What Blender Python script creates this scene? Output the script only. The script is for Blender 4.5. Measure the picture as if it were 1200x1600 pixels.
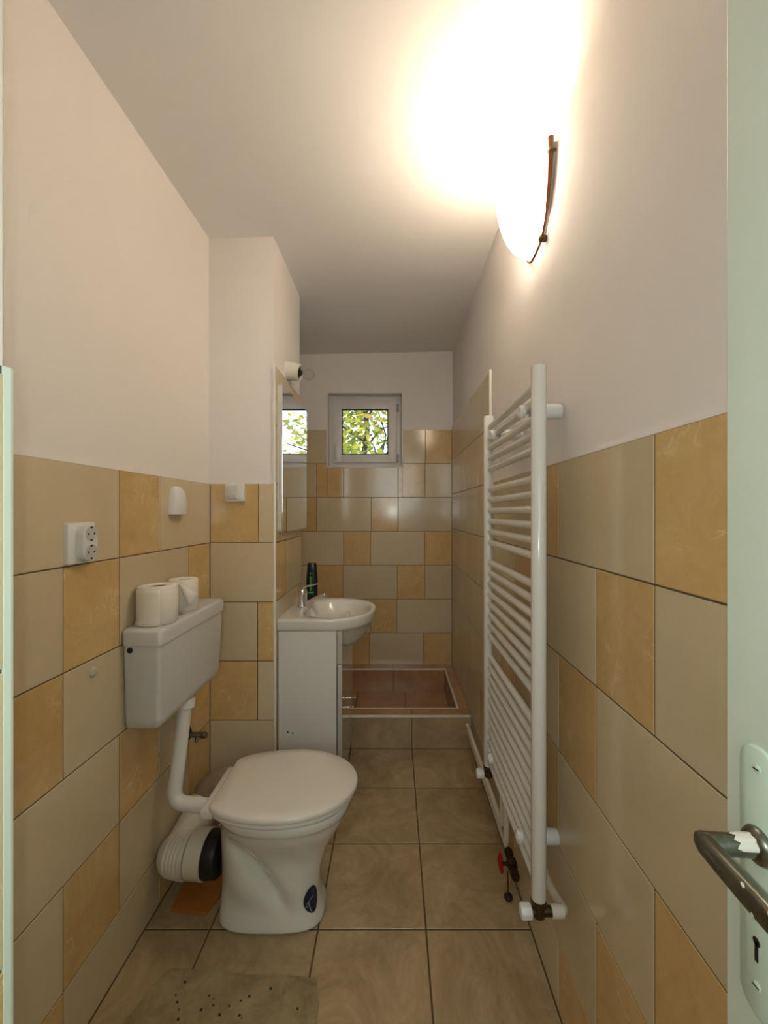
import bpy, bmesh, math, random
from mathutils import Vector, Matrix
random.seed(7)
C = bpy.context.scene.collection
for o in list(bpy.data.objects): bpy.data.objects.remove(o)

# ------------------------------------------------------------------ camera, world, lights, exposure
cam_d = bpy.data.cameras.new('camera'); cam = bpy.data.objects.new('camera', cam_d); C.objects.link(cam)
cam.location = (0, 0, 1.30); cam.rotation_euler = (math.radians(90), 0, 0)
cam_d.sensor_width = 36; cam_d.lens = 650 * 36 / 1600; cam_d.shift_x = -15 / 1600
cam_d.clip_start = 0.02; cam_d.clip_end = 200
bpy.context.scene.camera = cam
vs = bpy.context.scene.view_settings
vs.view_transform = 'Standard'; vs.look = 'None'; vs.gamma = 1; vs.use_curve_mapping = False
vs.exposure = 1.25

w = bpy.data.worlds.new('sky'); bpy.context.scene.world = w; w.use_nodes = True
bg = w.node_tree.nodes['Background']
bg.inputs['Color'].default_value = (0.80, 0.91, 1.0, 1); bg.inputs['Strength'].default_value = 0.8

def lamp(name, kind, loc, power, color, size=0.02, rot=(0, 0, 0)):
    d = bpy.data.lights.new(name, kind); d.energy = power; d.color = color
    if kind == 'POINT': d.shadow_soft_size = size
    if kind == 'AREA': d.shape = 'SQUARE'; d.size = size
    if kind == 'SUN': d.angle = size
    o = bpy.data.objects.new(name, d); o.location = loc; o.rotation_euler = rot; C.objects.link(o); return o
lamp('sunlight', 'SUN', (0, -5, 10), 1.1, (1, 0.95, 0.82), 0.01, (math.radians(42), 0, math.radians(-20)))
lamp('phone_flash', 'POINT', (-0.016, -0.004, 1.303), 2.0, (0.88, 1.0, 0.95), 0.004)
lamp('hall_daylight', 'AREA', (0.1, -1.35, 1.75), 5.0, (0.84, 0.97, 0.98), 0.9, (math.radians(90), 0, 0))
SCONCE_W = 2.4
SCONCE_COL = (1.0, 0.86, 0.66)

# ------------------------------------------------------------------ materials
def S(r, g, b):
    f = lambda c: (c / 255 / 12.92) if c / 255 <= 0.04045 else ((c / 255 + 0.055) / 1.055) ** 2.4
    return (f(r), f(g), f(b), 1)
def mat(name, col, rough=0.5, metal=0.0, spec=0.5, coat=0.0, noise=None, bump=None, emit=None, alpha=None):
    m = bpy.data.materials.new(name); m.use_nodes = True
    nt = m.node_tree; b = nt.nodes['Principled BSDF']
    b.inputs['Base Color'].default_value = col; b.inputs['Roughness'].default_value = rough
    b.inputs['Metallic'].default_value = metal; b.inputs['Specular IOR Level'].default_value = spec
    b.inputs['Coat Weight'].default_value = coat; b.inputs['Coat Roughness'].default_value = 0.05
    tc = nt.nodes.new('ShaderNodeTexCoord')
    if noise:
        c2, scale, lo, hi = noise[:4]
        n = nt.nodes.new('ShaderNodeTexNoise'); n.inputs['Scale'].default_value = scale
        n.inputs['Detail'].default_value = 6; n.inputs['Roughness'].default_value = 0.8
        if len(noise) > 4: n.inputs['Distortion'].default_value = noise[4]
        nt.links.new(tc.outputs['Object'], n.inputs['Vector'])
        r = nt.nodes.new('ShaderNodeValToRGB'); r.color_ramp.elements[0].position = lo; r.color_ramp.elements[1].position = hi
        r.color_ramp.elements[0].color = col; r.color_ramp.elements[1].color = c2
        nt.links.new(n.outputs['Fac'], r.inputs['Fac']); nt.links.new(r.outputs['Color'], b.inputs['Base Color'])
        m['ramp'] = r.name
    if bump:
        n2 = nt.nodes.new('ShaderNodeTexNoise'); n2.inputs['Scale'].default_value = bump[0]; n2.inputs['Detail'].default_value = 3
        nt.links.new(tc.outputs['Object'], n2.inputs['Vector'])
        bp = nt.nodes.new('ShaderNodeBump'); bp.inputs['Strength'].default_value = bump[1]; bp.inputs['Distance'].default_value = bump[2]
        nt.links.new(n2.outputs['Fac'], bp.inputs['Height']); nt.links.new(bp.outputs['Normal'], b.inputs['Normal'])
    if emit:
        b.inputs['Emission Color'].default_value = emit[0]; b.inputs['Emission Strength'].default_value = emit[1]
    return m
def tile_variation(m, amount=0.10, veins=None):
    """per tile brightness variation from a face attribute, plus thin pale veins"""
    nt = m.node_tree; b = nt.nodes['Principled BSDF']
    src = b.inputs['Base Color'].links[0].from_socket
    if veins:
        tc = nt.nodes.new('ShaderNodeTexCoord')
        n = nt.nodes.new('ShaderNodeTexNoise'); n.inputs['Scale'].default_value = veins[0]; n.inputs['Detail'].default_value = 5
        n.inputs['Distortion'].default_value = 1.2
        nt.links.new(tc.outputs['Object'], n.inputs['Vector'])
        r = nt.nodes.new('ShaderNodeValToRGB')
        e = r.color_ramp.elements; e[0].position = 0.475; e[0].color = (0, 0, 0, 1); e[1].position = 0.525; e[1].color = (0, 0, 0, 1)
        k = e.new(0.50); k.color = (1, 1, 1, 1)
        nt.links.new(n.outputs['Fac'], r.inputs['Fac'])
        n2 = nt.nodes.new('ShaderNodeTexNoise'); n2.inputs['Scale'].default_value = 9; nt.links.new(tc.outputs['Object'], n2.inputs['Vector'])
        r2 = nt.nodes.new('ShaderNodeValToRGB'); r2.color_ramp.elements[0].position = 0.52; r2.color_ramp.elements[1].position = 0.68
        nt.links.new(n2.outputs['Fac'], r2.inputs['Fac'])
        mu = nt.nodes.new('ShaderNodeMath'); mu.operation = 'MULTIPLY'; nt.links.new(r.outputs['Color'], mu.inputs[0]); nt.links.new(r2.outputs['Color'], mu.inputs[1])
        mu2 = nt.nodes.new('ShaderNodeMath'); mu2.operation = 'MULTIPLY'; mu2.inputs[1].default_value = veins[2]; nt.links.new(mu.outputs[0], mu2.inputs[0])
        mx = nt.nodes.new('ShaderNodeMix'); mx.data_type = 'RGBA'
        nt.links.new(mu2.outputs[0], mx.inputs['Factor']); nt.links.new(src, mx.inputs['A']); mx.inputs['B'].default_value = veins[1]
        src = mx.outputs['Result']
    at = nt.nodes.new('ShaderNodeAttribute'); at.attribute_name = 'tile_tone'
    hs = nt.nodes.new('ShaderNodeHueSaturation')
    ma = nt.nodes.new('ShaderNodeMapRange'); ma.inputs['To Min'].default_value = 1 - amount; ma.inputs['To Max'].default_value = 1 + amount
    nt.links.new(at.outputs['Fac'], ma.inputs['Value']); nt.links.new(ma.outputs['Result'], hs.inputs['Value'])
    nt.links.new(src, hs.inputs['Color']); nt.links.new(hs.outputs['Color'], b.inputs['Base Color'])

paint = mat('wall_paint', S(236, 229, 225), 0.75, spec=0.25, noise=(S(239, 232, 227), 3, 0.3, 0.7), bump=(60, 0.08, 0.002))
ceil_m = mat('ceiling_paint', S(242, 238, 236), 0.85, spec=0.2, bump=(25, 0.06, 0.003))
grout = mat('grout', S(104, 88, 68), 0.85, spec=0.2)
t_grey = mat('grey_beige_tile', S(209, 190, 156), 0.14, noise=(S(216, 198, 166), 3.0, 0.35, 0.68), bump=(5, 0.03, 0.004))
t_orange = mat('amber_tile', S(208, 170, 112), 0.14, noise=(S(222, 190, 134), 7.0, 0.35, 0.7, 0.6), bump=(5, 0.03, 0.004))
tile_variation(t_grey, 0.05); tile_variation(t_orange, 0.07, (14, S(240, 222, 180), 0.6))
t_floor = mat('floor_tile', S(156, 130, 94), 0.27, noise=(S(196, 172, 134), 4.0, 0.34, 0.7, 0.9), bump=(30, 0.05, 0.002))
tile_variation(t_floor, 0.05)
t_basin = mat('shower_tile', S(168, 124, 84), 0.22, noise=(S(194, 152, 110), 5.0, 0.34, 0.7, 0.9))
tile_variation(t_basin, 0.04)
cement = mat('cement', S(136, 118, 86), 0.85, spec=0.2, noise=(S(176, 158, 122), 11, 0.35, 0.72, 0.4), bump=(60, 0.5, 0.004))
ceramic = mat('white_ceramic', S(226, 222, 212), 0.08, coat=0.3)
seat_m = mat('seat_plastic', S(226, 219, 208), 0.22)
plastic = mat('white_plastic', S(226, 224, 220), 0.3)
cistern_m = mat('cistern_plastic', S(214, 212, 210), 0.32)
pipe_m = mat('ivory_pipe', S(222, 214, 196), 0.3)
enamel = mat('white_enamel', S(226, 222, 214), 0.16)
trim_m = mat('white_trim', S(232, 226, 214), 0.35)
upvc = mat('window_plastic', S(228, 222, 220), 0.3)
cab_m = mat('cabinet_white', S(222, 220, 214), 0.22)
cab_gloss = mat('cabinet_gloss_front', S(196, 188, 176), 0.04, coat=1.0)
dark = mat('dark_gap', S(26, 22, 18), 0.6)
rubber = mat('black_rubber', S(22, 16, 14), 0.5)
chrome = mat('chrome', S(225, 225, 228), 0.08, metal=1)
nickel = mat('worn_nickel', S(118, 120, 110), 0.3, metal=1, noise=(S(146, 148, 138), 30, 0.4, 0.7))
bronze = mat('dark_brass', S(84, 68, 44), 0.4, metal=0.9)
rust = mat('dirty_brass', S(78, 50, 32), 0.6, metal=0.5, noise=(S(40, 26, 18), 60, 0.4, 0.6))
red = mat('red_handle', S(170, 22, 16), 0.4)
mint = mat('mint_paint', S(212, 223, 208), 0.42, noise=(S(217, 228, 213), 4, 0.3, 0.7), bump=(14, 0.08, 0.003))
mint_plate = mat('mint_plate_paint', S(208, 226, 212), 0.35, bump=(50, 0.15, 0.001))
paper = mat('toilet_paper', S(240, 232, 220), 0.95, spec=0.1, bump=(260, 0.25, 0.001))
card = mat('cardboard', S(120, 98, 74), 0.9)
offcut_m = mat('terracotta', S(190, 116, 48), 0.7, noise=(S(164, 98, 40), 16, 0.3, 0.7))
dusty = mat('dusty_plastic', S(168, 152, 128), 0.6, noise=(S(140, 120, 94), 18, 0.3, 0.7))
bottle_m = mat('bottle_black', S(16, 18, 22), 0.22)
green = mat('green_print', S(70, 190, 70), 0.5)
greyp = mat('grey_print', S(150, 160, 165), 0.5)
navy = mat('navy_sticker', S(24, 34, 62), 0.3)
stickw = mat('sticker_white', S(176, 182, 190), 0.3)
amberrim = mat('amber_rim', S(120, 62, 22), 0.4)
shade_m = mat('lit_frosted_glass', S(250, 240, 220), 0.3, emit=((1.0, 0.86, 0.66, 1), 6.6))
bulb_m = mat('lit_bulb', S(255, 250, 240), 0.3, emit=((1.0, 0.88, 0.66, 1), 30.0))
leaf1 = mat('yellow_green_leaf', S(192, 190, 54), 0.6, noise=(S(126, 142, 42), 3, 0.35, 0.65))
leaf2 = mat('orange_leaf', S(196, 164, 84), 0.6)
bark = mat('grey_bark', S(74, 70, 76), 0.9)
mirror_m = mat('mirror_silver', (0.92, 0.93, 0.92, 1), 0.015, metal=1)
socket_in = mat('socket_hollow', S(196, 194, 188), 0.4)

def glass_mat(name, tint=(1, 1, 1, 1), blend=0.25):
    m = bpy.data.materials.new(name); m.use_nodes = True; nt = m.node_tree; nt.nodes.clear()
    out = nt.nodes.new('ShaderNodeOutputMaterial'); tr = nt.nodes.new('ShaderNodeBsdfTransparent'); gl = nt.nodes.new('ShaderNodeBsdfGlossy')
    tr.inputs['Color'].default_value = tint; gl.inputs['Roughness'].default_value = 0.02
    fr = nt.nodes.new('ShaderNodeLayerWeight'); fr.inputs['Blend'].default_value = blend
    mx = nt.nodes.new('ShaderNodeMixShader')
    if blend > .3:
        ml = nt.nodes.new('ShaderNodeMath'); ml.operation = 'MULTIPLY'; ml.inputs[1].default_value = .55
        nt.links.new(fr.outputs['Facing'], ml.inputs[0]); nt.links.new(ml.outputs[0], mx.inputs['Fac'])
    else: nt.links.new(fr.outputs['Fresnel'], mx.inputs['Fac'])
    nt.links.new(tr.outputs[0], mx.inputs[1]); nt.links.new(gl.outputs[0], mx.inputs[2]); nt.links.new(mx.outputs[0], out.inputs['Surface'])
    return m
glass = glass_mat('clear_glass')
glass2 = glass_mat('bulb_glass', (.93, .94, .94, 1), blend=.45)

# ------------------------------------------------------------------ helpers
def put(name, bm, mats, parent=None, smooth=None, recalc=True):
    if recalc: bmesh.ops.recalc_face_normals(bm, faces=bm.faces)
    me = bpy.data.meshes.new(name); bm.to_mesh(me); bm.free()
    for m in (mats if isinstance(mats, (list, tuple)) else [mats]): me.materials.append(m)
    o = bpy.data.objects.new(name, me); C.objects.link(o)
    if parent:
        o.parent = parent
        if parent.type == 'EMPTY': o.matrix_parent_inverse = Matrix.Translation(-parent.location)
    if smooth is not None:
        for p in me.polygons: p.use_smooth = True
        if smooth < 179: me.set_sharp_from_angle(angle=math.radians(smooth))
    return o
def tag(o, label, cat, group=None):
    o['label'] = label; o['category'] = cat
    if group: o['group'] = group
    return o
def thing(name, label, cat, loc, group=None):
    o = bpy.data.objects.new(name, None); C.objects.link(o); o.location = loc; o.empty_display_size = 0.05
    return tag(o, label, cat, group)
def struct(o): o['kind'] = 'structure'; return o
def box(bm, x0, x1, y0, y1, z0, z1, mi=0, bevel=0, seg=2):
    r = bmesh.ops.create_cube(bm, size=1, matrix=Matrix.Translation(((x0 + x1) / 2, (y0 + y1) / 2, (z0 + z1) / 2)) @ Matrix.Diagonal((abs(x1 - x0), abs(y1 - y0), abs(z1 - z0), 1)))
    fs = list({f for v in r['verts'] for f in v.link_faces})
    for f in fs: f.material_index = mi
    if bevel:
        es = list({e for v in r['verts'] for e in v.link_edges})
        bmesh.ops.bevel(bm, geom=es, offset=bevel, segments=seg, profile=0.5, affect='EDGES')
    return bm
def nb(*a, **k): return box(bmesh.new(), *a, **k)
def ringf(bm, pts): return [bm.verts.new(p) for p in pts]
def loft(bm, rings, cap0=True, cap1=True, mi=0, closed=True):
    R = [ringf(bm, r) for r in rings]
    n = len(R[0])
    for a, b in zip(R, R[1:]):
        for i in range(n if closed else n - 1):
            j = (i + 1) % n
            f = bm.faces.new((a[i], a[j], b[j], b[i])); f.material_index = mi
    if cap0: bm.faces.new(R[0][::-1]).material_index = mi
    if cap1: bm.faces.new(R[-1]).material_index = mi
    return R
def tube(bm, pts, rad, n=16, caps=True, mi=0, arc=0.0, squash=1.0):
    P = [Vector(p) for p in pts]
    if arc:   # rounded corners
        Q = [P[0]]; rr = [rad[0] if isinstance(rad, (list, tuple)) else rad]
        for a, b, c in zip(P, P[1:], P[2:]):
            u = (a - b).normalized(); v = (c - b).normalized(); d = min(arc, (a - b).length * 0.49, (c - b).length * 0.49)
            s = b + u * d; e = b + v * d
            for k in range(9):
                t = k / 8; Q.append(s * (1 - t) ** 2 + b * 2 * t * (1 - t) + e * t * t)
        Q.append(P[-1]); P = Q
    rs = rad if isinstance(rad, (list, tuple)) and len(rad) == len(P) else [rad if not isinstance(rad, (list, tuple)) else rad[0]] * len(P)
    up = None; rings = []
    for i, p in enumerate(P):
        t = (P[min(i + 1, len(P) - 1)] - P[max(i - 1, 0)]).normalized()
        if up is None:
            up = Vector((0, 0, 1)) if abs(t.z) < 0.9 else Vector((0, 1, 0))
        s = t.cross(up).normalized(); up = s.cross(t).normalized()
        rings.append([p + (s * math.cos(2 * math.pi * k / n) + up * math.sin(2 * math.pi * k / n) * squash) * rs[i] for k in range(n)])
    loft(bm, rings, caps, caps, mi); return bm
def lathe(bm, prof, c, axis='z', n=32, mi=0, cap=True):
    """prof = (radius, offset along axis)"""
    c = Vector(c); ax = {'x': Vector((1, 0, 0)), 'y': Vector((0, 1, 0)), 'z': Vector((0, 0, 1))}[axis] if isinstance(axis, str) else Vector(axis).normalized()
    s = ax.orthogonal().normalized(); t = ax.cross(s)
    loft(bm, [[c + ax * h + (s * math.cos(2 * math.pi * k / n) + t * math.sin(2 * math.pi * k / n)) * max(r, 1e-4) for k in range(n)] for r, h in prof], cap, cap, mi); return bm
def prism(bm, pts, fn, d, bevel=0, mi=0):
    """2-D outline pts -> fn(u,v,w) with w from 0 to d"""
    rings = [[fn(u, v, 0) for u, v in pts]]
    if bevel:
        cx = sum(p[0] for p in pts) / len(pts); cy = sum(p[1] for p in pts) / len(pts)
        def ins(b): return [(u - b * (u - cx) / max(1e-6, math.hypot(u - cx, v - cy)), v - b * (v - cy) / max(1e-6, math.hypot(u - cx, v - cy))) for u, v in pts]
        s = 1 if d > 0 else -1
        rings.append([fn(u, v, d - s * bevel) for u, v in pts])
        rings.append([fn(u, v, d - s * bevel * 0.3) for u, v in ins(bevel * 0.3)])
        rings.append([fn(u, v, d) for u, v in ins(bevel)])
    else: rings.append([fn(u, v, d) for u, v in pts])
    loft(bm, rings, True, True, mi); return bm
def rrect(u0, u1, v0, v1, r, n=6):
    out = []
    for cx, cy, a0 in ((u1 - r, v1 - r, 0), (u0 + r, v1 - r, 90), (u0 + r, v0 + r, 180), (u1 - r, v0 + r, 270)):
        for k in range(n + 1):
            a = math.radians(a0 + 90 * k / n); out.append((cx + r * math.cos(a), cy + r * math.sin(a)))
    return out
def oval(cu, cv, ru, rv, n=32, e=2.0):
    out = []
    for k in range(n):
        a = 2 * math.pi * k / n; c = math.cos(a); s = math.sin(a)
        out.append((cu + ru * math.copysign(abs(c) ** (2 / e), c), cv + rv * math.copysign(abs(s) ** (2 / e), s)))
    return out

# tiles: a layout is [(v1, v0, [(u0, u1, kind), ...]), ...]; kind 'g' or 'o'
GAP = 0.0016; BEV = 0.0012; TH = 0.008
def cut(rect, hole):
    u0, u1, v0, v1 = rect
    if not hole: return [(u0, u1, v0, v1, 1, 1, 1, 1)]
    a, b, c, d = hole
    if u1 <= a or u0 >= b or v1 <= c or v0 >= d: return [(u0, u1, v0, v1, 1, 1, 1, 1)]
    out = []; f = [1, 1, 1, 1]
    if u0 < a: out.append((u0, a, v0, v1, 1, 1, 1, 1))
    if u1 > b: out.append((b, u1, v0, v1, 1, 1, 1, 1))
    m0, m1 = max(u0, a), min(u1, b); il = 0 if u0 < a else 1; ir = 0 if u1 > b else 1
    # joins inside one tile carry no gap
    res = []
    for p in out:
        if p[1] == a: res.append((*p[:4], 1, 1 if not (v0 < c or v1 > d) else 1, 1, 1))
        else: res.append(p)
    if v0 < c: res.append((m0, m1, v0, c, il, ir, 1, 1))
    if v1 > d: res.append((m0, m1, d, v1, il, ir, 1, 1))
    return res
def tiles(bm, layout, fn, kinds, holes=None, lay=None):
    """fn(u, v, w): w is the height above the wall behind the tiles"""
    for v1, v0, row in layout:
        for u0, u1, k in row:
            tone = random.random()
            for (a, b, c, d, il, ir, ib, it) in cut((u0, u1, v0, v1), holes):
                if b - a < 0.004 or d - c < 0.004: continue
                def rect(g, h): return [fn(a + g * il, c + g * ib, h), fn(b - g * ir, c + g * ib, h), fn(b - g * ir, d - g * it, h), fn(a + g * il, d - g * it, h)]
                n0 = len(bm.faces)
                R = loft(bm, [rect(GAP, 0.0), rect(GAP, TH - BEV), rect(GAP + BEV, TH)], False, True, kinds[k])
                for r in R:
                    for vv in r: vv[lay] = tone
def wall_bm():
    bm = bmesh.new(); lay = bm.verts.layers.float.new('tile_tone'); return bm, lay
WM = [paint, grout, t_grey, t_orange]; KI = {'g': 2, 'o': 3}
def fill(row, lo, hi):
    return [(max(a, lo), min(b, hi), k) for a, b, k in row if b > lo and a < hi]

# ------------------------------------------------------------------ the room
XL, XR, XC = -0.776, 0.429, -0.50
YC0, YC1, YE = 1.757, 2.257, 3.066
# left wall
def grid(top, n): return [(top - 0.25 * i, max(top - 0.25 * (i + 1), 0.0)) for i in range(n)]
gl = grid(1.42, 6)
L = [[(0.355, .5785, 'g'), (.5785, .7785, 'o'), (.7785, 1.1785, 'g'), (1.1785, 1.378, 'o'), (1.378, YC0, 'g')],
     [(0.355, .578, 'o'), (.578, .978, 'g'), (.978, 1.1785, 'o'), (1.1785, 1.576, 'g'), (1.576, YC0, 'o')],
     [(0.355, .778, 'g'), (.778, .978, 'o'), (.978, 1.378, 'g'), (1.378, 1.576, 'o'), (1.576, YC0, 'g')],
     [(0.355, .578, 'g'), (.578, .778, 'o'), (.778, 1.178, 'g'), (1.178, 1.378, 'o'), (1.378, 1.576, 'g'), (1.576, YC0, 'o')],
     [(0.355, .578, 'o'), (.578, .978, 'g'), (.978, 1.178, 'o'), (1.178, 1.576, 'g'), (1.576, YC0, 'o')],
     [(0.355, .778, 'g'), (.778, .978, 'o'), (.978, 1.378, 'g'), (1.378, 1.576, 'o'), (1.576, YC0, 'g')]]
bm, lay = wall_bm()
box(bm, XL - 0.14, XL - TH, 0.30, YE + 0.12, -0.05, 2.60)
box(bm, XL - TH - 0.001, XL - 0.0014, 0.355, YC0, 0, 1.42, 1)
box(bm, XL - TH - 0.001, XL + 0.0003, 0.355, YC0, 1.4183, 1.4225, 0)
box(bm, XL + .001, XC - .010, YC0 - 0.0003, YC0 + TH + .001, 1.4183, 1.4225, 0)
tiles(bm, [(a, b, r) for (a, b), r in zip(gl, L)], lambda u, v, w: (XL - TH + w, u, v), KI, None, lay)
def run(lo, hi, off, seq='ggogog'):
    out = []; x = lo - off; i = int(off * 10) % 3
    pat = [(.4, 'g'), (.2, 'o'), (.4, 'g'), (.2, 'o'), (.2, 'g')]
    while x < hi:
        wd, k = pat[i % 5]; out.append((x, x + wd, k)); x += wd; i += 1
    return fill(out, lo, hi)
ge = grid(1.907, 8)
box(bm, XL - TH - 0.001, XL - 0.0014, YC1, YE, 0, 1.907, 1)
tiles(bm, [(a, b, run(YC1, YE, 0.1 * ((i * 3) % 5))) for i, (a, b) in enumerate(ge)], lambda u, v, w: (XL - TH + w, u, v), KI, None, lay)
struct(put('wall_left', bm, WM))

# boxed-out chase beside the basin
bm, lay = wall_bm()
box(bm, XL - 0.02, XC - TH, YC0 + TH, YC1 - TH, -0.05, 2.60)
box(bm, XL + 0.0, XC - 0.0014, YC0 + 0.0014, YC0 + 0.03, 0, 1.42, 1)
box(bm, XC - TH - 0.001, XC - 0.0005, YC0 + 0.0002, YC0 + TH, 1.42, 1.922, 0)
box(bm, XC - TH - 0.001, XC - 0.0014, YC0 + 0.0044, YC1 - 0.0014, 0, 1.92, 1)
box(bm, XL + 0.0, XC - 0.002, YC1 - 0.03, YC1 - 0.0014, 0, 1.907, 1)
F = [[(XL, -.571, 'o'), (-.571, XC, 'g')], [(XL, XC, 'g')], [(XL, -.575, 'g'), (-.575, XC, 'o')], [(XL, -.575, 'o'), (-.575, XC, 'g')], [(XL, XC, 'g')], [(XL, -.6, 'g'), (-.6, XC, 'g')]]
tiles(bm, [(a, b, r) for (a, b), r in zip(gl, F)], lambda u, v, w: (u, YC0 + TH - w, v), KI, None, lay)
gc = grid(1.92, 8)
SD = [[(YC0, 2.057, 'g'), (2.057, YC1, 'o')], [(YC0, 1.957, 'g'), (1.957, YC1, 'g')], [(YC0, 1.857, 'o'), (1.857, YC1, 'g')],
      [(YC0, 1.957, 'o'), (1.957, YC1, 'g')], [(YC0, 2.157, 'g'), (2.157, YC1, 'o')], [(YC0, YC1, 'g')], [(YC0, 1.957, 'o'), (1.957, YC1, 'g')], [(YC0, YC1, 'g')]]
tiles(bm, [(a, b, r) for (a, b), r in zip(gc, SD)], lambda u, v, w: (XC - TH + w, u, v), KI, None, lay)
tiles(bm, [(a, b, [(XL, -.6, 'g'), (-.6, XC, 'o')]) for (a, b) in ge], lambda u, v, w: (u, YC1 - TH + w, v), KI, None, lay)
struct(put('wall_middle', bm, WM))
struct(put('trim_1', nb(XC - 0.009, XC + 0.002, YC0 - 0.002, YC0 + 0.008, 0, 1.425, bevel=0.0035), trim_m, smooth=60))

# far wall with the window opening
HX0, HX1, HZ0, HZ1 = -0.486, 0.061, 1.640, 2.177
hole = (HX0, HX1, HZ0, HZ1)
def px(x): return (x - 615) / 212
E = [[(XL, px(468), 'o'), (px(468), px(552), 'g'), (px(552), px(579), 'g'), (px(579), px(664.5), 'g'), (px(664.5), XR, 'o')],
     [(XL, px(495), 'g'), (px(495), px(537), 'o'), (px(537), px(622), 'g'), (px(622), px(664), 'o'), (px(664), XR, 'g')],
     [(XL, px(452), 'g'), (px(452), px(495), 'o'), (px(495), px(580), 'g'), (px(580), px(622), 'o'), (px(622), XR, 'g')],
     [(XL, px(537), 'g'), (px(537), px(579), 'o'), (px(579), px(663.5), 'g'), (px(663.5), XR, 'o')],
     [(XL, px(494), 'g'), (px(494), px(536), 'o'), (px(536), px(621), 'g'), (px(621), px(664), 'o'), (px(664), XR, 'g')],
     [(XL, px(494), 'o'), (px(494), px(579), 'g'), (px(579), px(620), 'o'), (px(620), XR, 'g')],
     [(XL, px(536), 'g'), (px(536), px(577.5), 'o'), (px(577.5), px(662), 'g'), (px(662), XR, 'o')],
     [(XL, px(577), 'g'), (px(577), XR, 'g')]]
bm, lay = wall_bm()
T = 0.26; B = YE + TH
box(bm, XL - 0.14, HX0, B, B + T, -0.05, 2.60); box(bm, HX1, XR + 0.14, B, B + T, -0.05, 2.60)
box(bm, HX0, HX1, B, B + T, -0.05, HZ0); box(bm, HX0, HX1, B, B + T, HZ1, 2.60)
box(bm, XL, HX0 - 0.001, YE + 0.0014, B + 0.001, 0, 1.907, 1); box(bm, HX1 + 0.001, XR, YE + 0.0014, B + 0.001, 0, 1.907, 1); box(bm, HX0 - 0.001, HX1 + 0.001, YE + 0.0014, B + 0.001, 0, HZ0 - 0.001, 1)
box(bm, XL, HX0 - 0.012, YE - 0.0003, B + .001, 1.905, 1.910, 0); box(bm, HX1 + 0.012, XR, YE - 0.0003, B + .001, 1.905, 1.910, 0)
tiles(bm, [(a, b, r) for (a, b), r in zip(ge, E)], lambda u, v, w: (u, B - w, v), KI, hole, lay)
struct(put('wall_far', bm, WM))
bm = bmesh.new()
box(bm, HX0 - 0.011, HX0 + 0.001, YE - 0.003, B + 0.06, HZ0 - 0.012, 1.909, bevel=0.002)
box(bm, HX1 - 0.001, HX1 + 0.011, YE - 0.003, B + 0.06, HZ0 - 0.012, 1.909, bevel=0.002)
box(bm, HX0 - 0.011, HX1 + 0.011, YE - 0.003, B + 0.075, HZ0 - 0.012, HZ0 + 0.001, bevel=0.002)
struct(put('trim_2', bm, trim_m, smooth=60))

# right wall: low tiling near, high tiling in the shower end
YH = 1.859
gr = grid(1.43, 6)
Rr = [[(.105, .485, 'g'), (.485, .685, 'o'), (.685, 1.081, 'g'), (1.081, 1.281, 'o'), (1.281, 1.68, 'g'), (1.68, 1.88, 'g'), (1.88, 2.11, 'g'), (2.11, 2.457, 'g'), (2.457, 2.66, 'g'), (2.66, YE, 'g')],
      [(.105, .285, 'o'), (.285, .685, 'g'), (.685, .882, 'o'), (.882, 1.281, 'g'), (1.281, 1.48, 'o'), (1.48, 1.88, 'g'), (1.88, 2.10, 'g'), (2.10, 2.48, 'g'), (2.48, 2.68, 'g'), (2.68, YE, 'g')],
      [(.105, .485, 'o'), (.485, .882, 'g'), (.882, 1.081, 'o'), (1.081, 1.48, 'g'), (1.48, 1.68, 'o'), (1.68, 2.08, 'g'), (2.08, 2.28, 'g'), (2.28, 2.68, 'g'), (2.68, 2.88, 'g'), (2.88, YE, 'g')],
      [(.105, .485, 'g'), (.485, .685, 'o'), (.685, 1.081, 'g'), (1.081, 1.281, 'o'), (1.281, 1.68, 'g'), (1.68, 1.88, 'o'), (1.88, 2.28, 'g'), (2.28, 2.48, 'g'), (2.48, 2.88, 'g'), (2.88, YE, 'g')],
      [(.105, .285, 'o'), (.285, .685, 'g'), (.685, .882, 'o'), (.882, 1.281, 'g'), (1.281, 1.48, 'o'), (1.48, 1.88, 'g'), (1.88, 2.08, 'o'), (2.08, 2.48, 'g'), (2.48, YE, 'g')],
      [(.105, .485, 'g'), (.485, .882, 'g'), (.882, 1.081, 'o'), (1.081, 1.48, 'g'), (1.48, 1.68, 'o'), (1.68, YE, 'g')]]
RH = [(1.93, 1.68, [(YH, 2.06, 'g'), (2.06, 2.457, 'g'), (2.457, 2.66, 'g'), (2.66, YE, 'g')]), (1.68, 1.43, [(YH, 2.11, 'g'), (2.11, 2.50, 'g'), (2.50, 2.70, 'g'), (2.70, YE, 'g')])]
bm, lay = wall_bm()
box(bm, XR + TH, XR + 0.14, 0.105, YE + 0.12, -0.05, 2.60)
box(bm, XR + 0.0014, XR + TH + 0.001, 0.105, YE, 0, 1.43, 1); box(bm, XR + 0.0014, XR + TH + 0.001, YH, YE, 1.43, 1.93, 1)
box(bm, XR - 0.0003, XR + TH + 0.001, 0.105, YH, 1.4283, 1.4325, 0)
tiles(bm, [(a, b, r) for (a, b), r in zip(gr, Rr)] + RH, lambda u, v, w: (XR + TH - w, u, v), KI, None, lay)
struct(put('wall_right', bm, WM))
struct(put('trim_3', nb(XR - 0.003, XR + TH, YH - 0.010, YH + 0.001, 1.43, 1.935, bevel=0.003), trim_m, smooth=60))

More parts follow.
